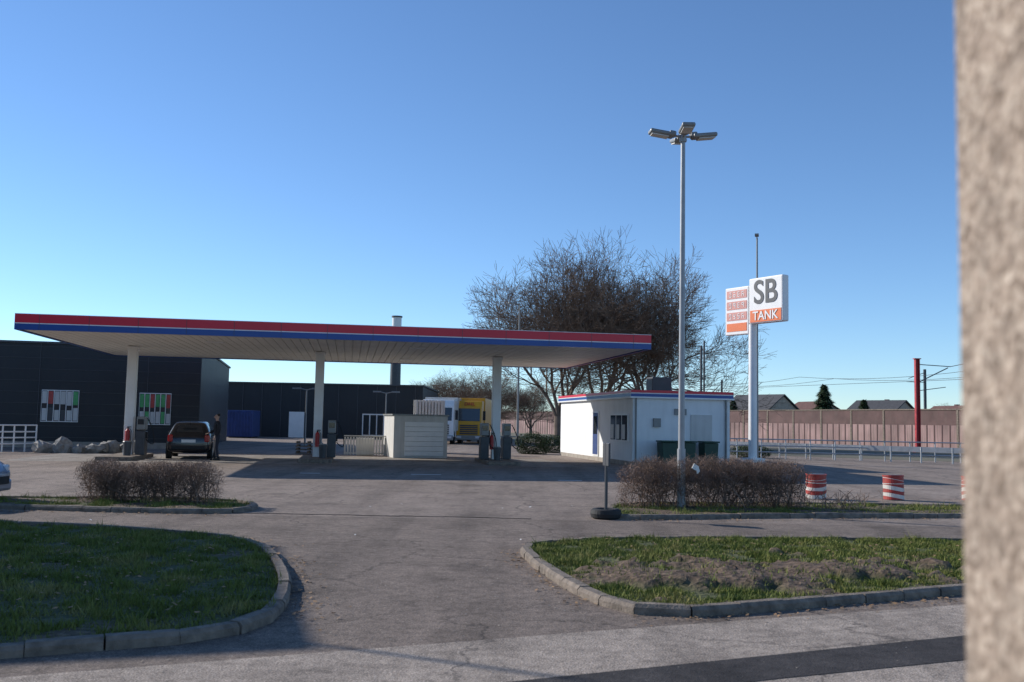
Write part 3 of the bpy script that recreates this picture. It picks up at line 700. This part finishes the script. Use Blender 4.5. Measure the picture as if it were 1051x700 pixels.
# ------------------------------------------------------------------ tyre post
P=root('sign_post_in_tyre',(1.7,17.6,0),12)
bm=bmesh.new(); me=bpy.data.meshes.new('tyre'); n1,n2=28,10
for i in range(n1):
    for j in range(n2):
        a=6.2832*i/n1; t=6.2832*j/n2; rr=.20+.075*math.cos(t); bm.verts.new((rr*math.cos(a),rr*math.sin(a),.095+.085*max(-1,min(1,1.25*math.sin(t)))))
bm.verts.ensure_lookup_table()
for i in range(n1):
    for j in range(n2): bm.faces.new([bm.verts[k] for k in(i*n2+j,((i+1)%n1)*n2+j,((i+1)%n1)*n2+(j+1)%n2,i*n2+(j+1)%n2)])
bmesh.ops.recalc_face_normals(bm,faces=bm.faces); bm.to_mesh(me); bm.free(); me.materials.append(M['black']); link(bpy.data.objects.new('tyre',me),P)
b=MB(); b.cyl((0,0,.01),(0,0,.12),.14,n=18); b.obj('concrete_fill',M['concrete'],P)
b=MB(); b.cyl((0,0,.1),(0,0,1.32),.028,n=10); b.obj('post',M['dkgrey'],P)
b=MB(); b.box((0,0,1.12),(.04,.34,.40)); b.obj('sign_plate_edge_on',M['dkgrey'],P,bevel=.01)
# ------------------------------------------------------------------ barrels
def barrel(x,y,rz,lean=0):
    P=root('striped_barrel',(x,y,0),rz); P.rotation_euler=(R(lean),0,R(rz))
    b=MB(); zs=[0,.06,.14,.15,.23,.31,.32,.40,.48,.49,.56]; cs=[0,1,1,0,1,1,0,0,1,0]
    n=28; ph=random.random()*6
    for i in range(len(zs)-1):
        k=len(b.v)
        for z in(zs[i],zs[i+1]):
            for q in range(n):
                t=6.2832*q/n; zz=z+(.045*math.sin(t+ph) if 0<z<.56 else 0); rr=.232
                b.v.append(Vector((rr*math.cos(t),rr*math.sin(t),zz)))
        for q in range(n):
            b.f.append([k+q,k+(q+1)%n,k+n+(q+1)%n,k+n+q]); b.m.append(cs[i])
    b.cyl((0,0,.19),(0,0,.205),.242,.242,24,0,True); b.cyl((0,0,.38),(0,0,.395),.242,.242,24,1,True)
    b.cyl((0,0,.555),(0,0,.585),.243,.243,24,0,True); b.cyl((0,0,.585),(0,0,.588),.20,.20,24,2,True); b.cyl((0,0,0),(0,0,.02),.24,.24,24,2)
    b.obj('drum',[M['drumr'],M['drumw'],M['dkgrey']],P)
barrel(7.18,23.5,0,2); barrel(9.04,23.6,30,-1.5); barrel(10.98,23.8,10)
b=MB()
for i in range(60):
    x=random.gauss(6.6,.35); y=random.gauss(19.9,.3); p=Vector((x,y,.05)); d=Vector((random.gauss(0,.5),random.gauss(0,.3),1)).normalized()
    for k in range(4):
        q=p+d*random.uniform(.06,.14); b.cyl(p,q,.005,.004,4,0,False); p=q; d=(d+Vector((random.gauss(0,.35),random.gauss(0,.3),0))).normalized()
b.obj('dry_weeds',M['hedge'])
# ------------------------------------------------------------------ cars
def car(name,x,y,rz,paint,L=3.85):
    P=root(name,(x,y,0),rz)
    st=[(0.0,.36,.60,.66,.70,.62),(.05,.27,.84,.90,.78,.70),(.13,.25,.93,.99,.81,.70),(.50,.23,.96,1.37,.83,.60),(.66,.21,.96,1.42,.835,.595),(1.05,.20,.95,1.45,.84,.60),(1.13,.20,.95,1.455,.84,.60),(1.85,.20,.93,1.46,.845,.60),(1.93,.20,.93,1.455,.845,.60),(2.45,.20,.91,1.40,.845,.59),(2.60,.20,.90,1.34,.84,.59),(3.05,.21,.88,.97,.83,.66),(3.5,.23,.80,.85,.80,.64),(3.75,.27,.66,.72,.72,.58),(3.85,.36,.52,.56,.62,.5)]
    b=MB(); n=len(st); rings=[]
    for y_,zb_,ze,zt_,wb,wt in st:
        hp=[(0,zb_),(wb*.86,zb_),(wb*.98,zb_+.10),(wb*1.01,(zb_+ze)/2+.05),(wb*.97,ze),(wt,zt_-.05),(wt*.82,zt_),(0,zt_+.012)]
        ring=[Vector((a,y_,c)) for a,c in hp]+[Vector((-a,y_,c)) for a,c in hp[-2:0:-1]]
        rings.append(len(b.v)); b.v+=ring
    m=14
    for i in range(n-1):
        for j in range(m):
            k=(j+1)%m; mi=0
            if j in(4,9) and st[i][0]>=.50 and st[i][0]<2.5 and st[i][0] not in(.50,1.05,1.85): mi=1
            if j in(6,7) and i==2: mi=1
            if j in(5,6,7,8) and i==10: mi=1
            b.f.append([rings[i]+j,rings[i]+k,rings[i+1]+k,rings[i+1]+j]); b.m.append(mi)
    b.f.append([rings[0]+j for j in range(m)]); b.m.append(0); b.f.append([rings[-1]+j for j in range(m)]); b.m.append(0)
    o=b.obj('body',[paint,M['glass']],P,smooth=True); o.modifiers.new('s','SUBSURF').levels=1; o.modifiers['s'].render_levels=2
    b=MB()
    for yy in(.68,3.12):
        for s in(-1,1): b.cyl((s*.80,yy,.30),(s*.852,yy,.30),.36,.36,24)
    b.obj('wheel_arches',M['black'],P)
    b=MB(); h=MB()
    for yy in(.68,3.12):
        for s in(-1,1):
            b.cyl((s*.66,yy,.30),(s*.862,yy,.30),.30,.28,24); h.cyl((s*.80,yy,.30),(s*.872,yy,.30),.19,.17,12)
    b.obj('tyres',M['black'],P); h.obj('hubcaps',M['galv'],P)
    b=MB()
    for s in(-1,1): b.box((s*.665,.045,.80),(.17,.10,.27)); b.box((s*.73,.13,.80),(.08,.2,.24))
    b.obj('tail_lights',M['tail'],P,bevel=.03)
    b=MB(); b.box((0,-.018,.45),(1.25,.06,.14)); b.obj('bumper_strip',M['black'],P,bevel=.02)
    b=MB(); b.box((0,-.02,.70),(.52,.03,.115)); b.obj('number_plate',M['plate'],P)
    b=MB(); b.box((0,3.84,.42),(1.0,.05,.14)); b.obj('grille',M['black'],P)
    b=MB(); b.box((0,3.76,.33),(1.36,.14,.22)); b.obj('front_bumper',paint,P,bevel=.05)
    b=MB()
    for s in(-1,1): b.box((s*.58,3.66,.63),(.26,.26,.13),rz=s*-22)
    b.obj('headlights',M['lamp'],P,bevel=.04)
    b=MB()
    for s in(-1,1): b.box((s*.93,2.5,.97),(.16,.10,.12))
    b.obj('mirrors',paint,P,bevel=.03)
    b=MB(); b.cyl((0,.55,1.40),(.0,.25,1.50),.008,n=5); b.box((0,.28,1.19),(.5,.02,.02),rx=40); b.obj('aerial_and_wiper',M['black'],P)
    return P
car('parked_hatchback',-12.3,38.3,13,M['carblk'])
car('parked_car',-9.22-3.85,18.1,-92,M['carsil'])
# ------------------------------------------------------------------ trucks
def truck(name,x,y,rz,cab,box,txt=False,W=2.3,Hc=3.2,boxH=3.35):
    P=root(name,(x,y,0),rz)
    b=MB(); b.prism([(0,.5),(0.0,1.5),(.18,2.75),(.55,Hc),(2.0,Hc),(2.0,.5)],-W/2,W/2,axis='x'); b.obj('cab',cab,P,bevel=.05)
    b=MB(); b.box((0,.10,2.15),(W*.88,.06,.95),rx=-8.2); b.obj('windscreen',M['glass'],P,bevel=.02)
    b=MB(); 
    for i in range(5): b.box((0,-.03,.75+i*.15),(W*.72,.05,.10))
    b.obj('grille',M['dkgrey'],P)
    b=MB(); b.box((0,-.08,.45),(W,.2,.35)); b.obj('bumper',M['grey'],P,bevel=.04)
    b=MB()
    for s in(-1,1): b.box((s*W*.38,-.19,.5),(.35,.04,.16))
    b.obj('headlights',M['lamp'],P)
    b=MB()
    for s in(-1,1): b.box((s*(W/2+.2),.15,2.1),(.2,.12,.7))
    b.obj('mirrors',M['black'],P,bevel=.02)
    b=MB(); b.box((0,5.6,(boxH+.9)/2+.05),(W+.15,6.9,boxH-.9)); b.obj('cargo_box',box,P,bevel=.03)
    b=MB()
    for yy in(1.0,7.2):
        for s in(-1,1): b.cyl((s*(W/2-.32),yy,.48),(s*(W/2+.0),yy,.48),.48,n=20)
    b.obj('wheels',M['black'],P); b=MB(); b.box((0,4.5,.75),(W*.5,8,.25)); b.obj('chassis',M['dkgrey'],P)
    if txt: text('side_lettering','DHL',.9,(-W/2-.09,4.8,2.1),(R(90),0,R(-90)),M['redp'],P,sx=1.5); text('front_lettering','DHL',.42,(0,.30,2.95),(R(50),0,0),M['redp'],P)
truck('white_lorry',-5.25,72,-3,M['white'],M['beige'])
truck('yellow_delivery_lorry',-3.1,74.5,-4,M['yellow'],M['yellow'],True,1.85,3.2,3.4)
# ------------------------------------------------------------------ person
def person(x,y,rz):
    P=root('standing_man',(x,y,0),rz)
    def skin(name,verts,edges,mt,rootv=0,lev=2):
        me=bpy.data.meshes.new(name); me.from_pydata([v[0] for v in verts],edges,[])
        o=bpy.data.objects.new(name,me); link(o,P); me.materials.append(mt)
        md=o.modifiers.new('sk','SKIN')
        for i,v in enumerate(verts):
            r=v[1]; me.skin_vertices[0].data[i].radius=(r,r) if not isinstance(r,tuple) else r
            me.skin_vertices[0].data[i].use_root=(i==rootv)
        ss=o.modifiers.new('ss','SUBSURF'); ss.levels=lev; ss.render_levels=lev; md.use_smooth_shade=True
        return o
    skin('trousers',[((0,0,.93),(.15,.12)),((-.09,0,.86),.095),((-.10,-.02,.50),.068),((-.11,0,.12),.058),((.09,0,.86),.095),((.12,-.04,.50),.068),((.13,.03,.12),.058),((0,0,1.02),(.15,.11))],[(0,1),(1,2),(2,3),(0,4),(4,5),(5,6),(0,7)],M['jean'])
    skin('jacket',[((0,0,.92),(.165,.125)),((0,0,1.12),(.165,.12)),((0,-.01,1.32),(.185,.125)),((0,0,1.45),(.12,.09)),((-.19,0,1.40),.075),((-.25,-.02,1.14),.06),((-.20,-.24,1.03),.045),((.19,0,1.40),.075),((.26,.02,1.13),.06),((.25,-.12,.93),.045),((0,-.01,1.50),.07)],[(0,1),(1,2),(2,3),(3,4),(4,5),(5,6),(3,7),(7,8),(8,9),(3,10)],M['cloth'])
    skin('neck_and_head',[((0,0,1.46),.055),((0,-.01,1.53),.055),((0,-.02,1.60),(.075,.088)),((0,-.015,1.68),(.078,.095)),((0,-.01,1.735),(.05,.06))],[(0,1),(1,2),(2,3),(3,4)],M['skin'])
    b=MB(); b.prism([(-.012,0),(.012,0),(0,.05)],-.13,-.10); o=b.obj('nose',M['skin'],P,(0,-.005,1.615))
    b=MB(); b.box((-.03,-.105,1.655),(.022,.012,.012)); b.box((.03,-.105,1.655),(.022,.012,.012)); b.obj('eyes',M['hair'],P)
    b=MB(); b.box((0,-.108,1.585),(.045,.01,.008)); b.obj('mouth',M['tail'],P)
    b=MB(); b.box((-.08,0,1.635),(.02,.035,.06)); b.box((.08,0,1.635),(.02,.035,.06)); b.obj('ears',M['skin'],P,bevel=.008)
    skin('hair',[((0,.035,1.64),(.075,.075)),((0,.02,1.71),(.082,.09)),((0,-.01,1.75),(.06,.075))],[(0,1),(1,2)],M['hair'])
    for hx,hy,hz,dx in((-.19,-.29,1.01,Vector((.1,-1,-.15))),(.25,-.15,.87,Vector((0,-.35,-1)))):
        d=dx.normalized(); sx,sy=frame(d); c=Vector((hx,hy,hz)); v=[(tuple(c-d*.05),.026),(tuple(c+d*.03),(.036,.018))]; e=[(0,1)]
        skin('palm',v,e,M['skin'],0,1)
        for k in range(4):
            o_=sx*(-.027+.018*k); l=.07-.008*abs(k-1.5); a=c+d*.035+o_; m_=a+d*l*.55; t=m_+d*l*.35+sy*.02
            skin('finger',[(tuple(a),.009),(tuple(m_),.0085),(tuple(t),.007)],[(0,1),(1,2)],M['skin'],0,1)
        a=c-sx*.03; skin('thumb',[(tuple(a),.011),(tuple(a-sx*.025+d*.03),.010),(tuple(a-sx*.028+d*.055),.008)],[(0,1),(1,2)],M['skin'],0,1)
    b=MB()
    for s,yo in((-.11,0),(.13,.03)): b.box((s,-.06+yo,.045),(.10,.28,.09)); b.box((s,.0+yo,.09),(.10,.14,.10))
    b.obj('shoes',M['black'],P,bevel=.03)
person(-11.05,37.7,-60)
# ------------------------------------------------------------------ near pillar at the right
P=root('concrete_gate_pillar',(0,0,0))
b=MB(); b.box((.447+.2,.72,1.6),(.4,.56,3.2)); b.obj('shaft',M['pillar'],P,bevel=.012)
b=MB(); b.box((.447+.2,.72,3.25),(.46,.62,.1)); b.obj('cap',M['concrete'],P,bevel=.01)
P=root('flat_roof_building')
b=MB(); b.prism([(-14.4,18.3),(-12.8,12.8),(-24,9),(-26,24.5)],0,6.0,axis='z'); b.obj('walls',M['brick'],P)
b=MB(); b.prism([(-14.3,18.4),(-12.7,12.7),(-24,8.9),(-26.1,24.6)],6.003,6.15,axis='z'); b.obj('roof_slab',M['concrete'],P)
b=MB(); b.cyl((-12.95,12.95,6.1),(-12.95,12.95,7.3),.035,n=8); b.obj('roof_mast',M['grey'],P)
b=MB()
for i in range(3):
    q=Vector((-14.4,18.3)).lerp(Vector((-12.8,12.8)),.2+.3*i); 
    for z in(1.5,4.2): b.box((q.x+.02,q.y,z),(.06,1.0,1.3),16.2)
b.obj('windows',M['glass'],P)
# ------------------------------------------------------------------ light
EL=26; sunv=Vector((-.902*math.cos(R(EL)),.431*math.cos(R(EL)),math.sin(R(EL))))
ld=bpy.data.lights.new('sun','SUN'); ld.energy=5.0; ld.angle=R(.5); ld.color=(1,.955,.89)
lo=bpy.data.objects.new('sun',ld); lo.rotation_euler=sunv.to_track_quat('Z','Y').to_euler(); link(lo)
w=bpy.data.worlds.new('World'); S.world=w; w.use_nodes=True; nt=w.node_tree; bg=nt.nodes['Background']
sk=nt.nodes.new('ShaderNodeTexSky'); sk.sky_type='NISHITA'; sk.sun_disc=False; sk.sun_elevation=R(EL); sk.sun_rotation=math.atan2(sunv.x,sunv.y)
sk.air_density=.85; sk.dust_density=0; sk.ozone_density=3.2; sk.altitude=400
tn=nt.nodes.new('ShaderNodeMixRGB'); tn.blend_type='MULTIPLY'; tn.inputs[0].default_value=1; tn.inputs[2].default_value=(.83,.965,1.09,1)
nt.links.new(sk.outputs[0],tn.inputs[1]); nt.links.new(tn.outputs[0],bg.inputs[0]); bg.inputs[1].default_value=.15
# ------------------------------------------------------------------ camera
cd=bpy.data.cameras.new('camera'); cam=bpy.data.objects.new('camera',cd); link(cam); S.camera=cam
p=math.atan(83.5/1022); r=R(1.1)
F_=Vector((0,math.cos(p),math.sin(p))); U0=Vector((0,-math.sin(p),math.cos(p))); X0=Vector((1,0,0))
Rt=X0*math.cos(r)+U0*math.sin(r); Up=-X0*math.sin(r)+U0*math.cos(r)
mt=Matrix((Rt,Up,-F_)).transposed().to_4x4(); mt.translation=Vector((0,0,1.65)); cam.matrix_world=mt
cd.lens=35.0; cd.sensor_width=36; cd.clip_start=.05; cd.clip_end=9000
cd.dof.use_dof=True; cd.dof.focus_distance=40; cd.dof.aperture_fstop=4.0
S.view_settings.view_transform='Standard'; S.view_settings.look='None'; S.view_settings.exposure=0
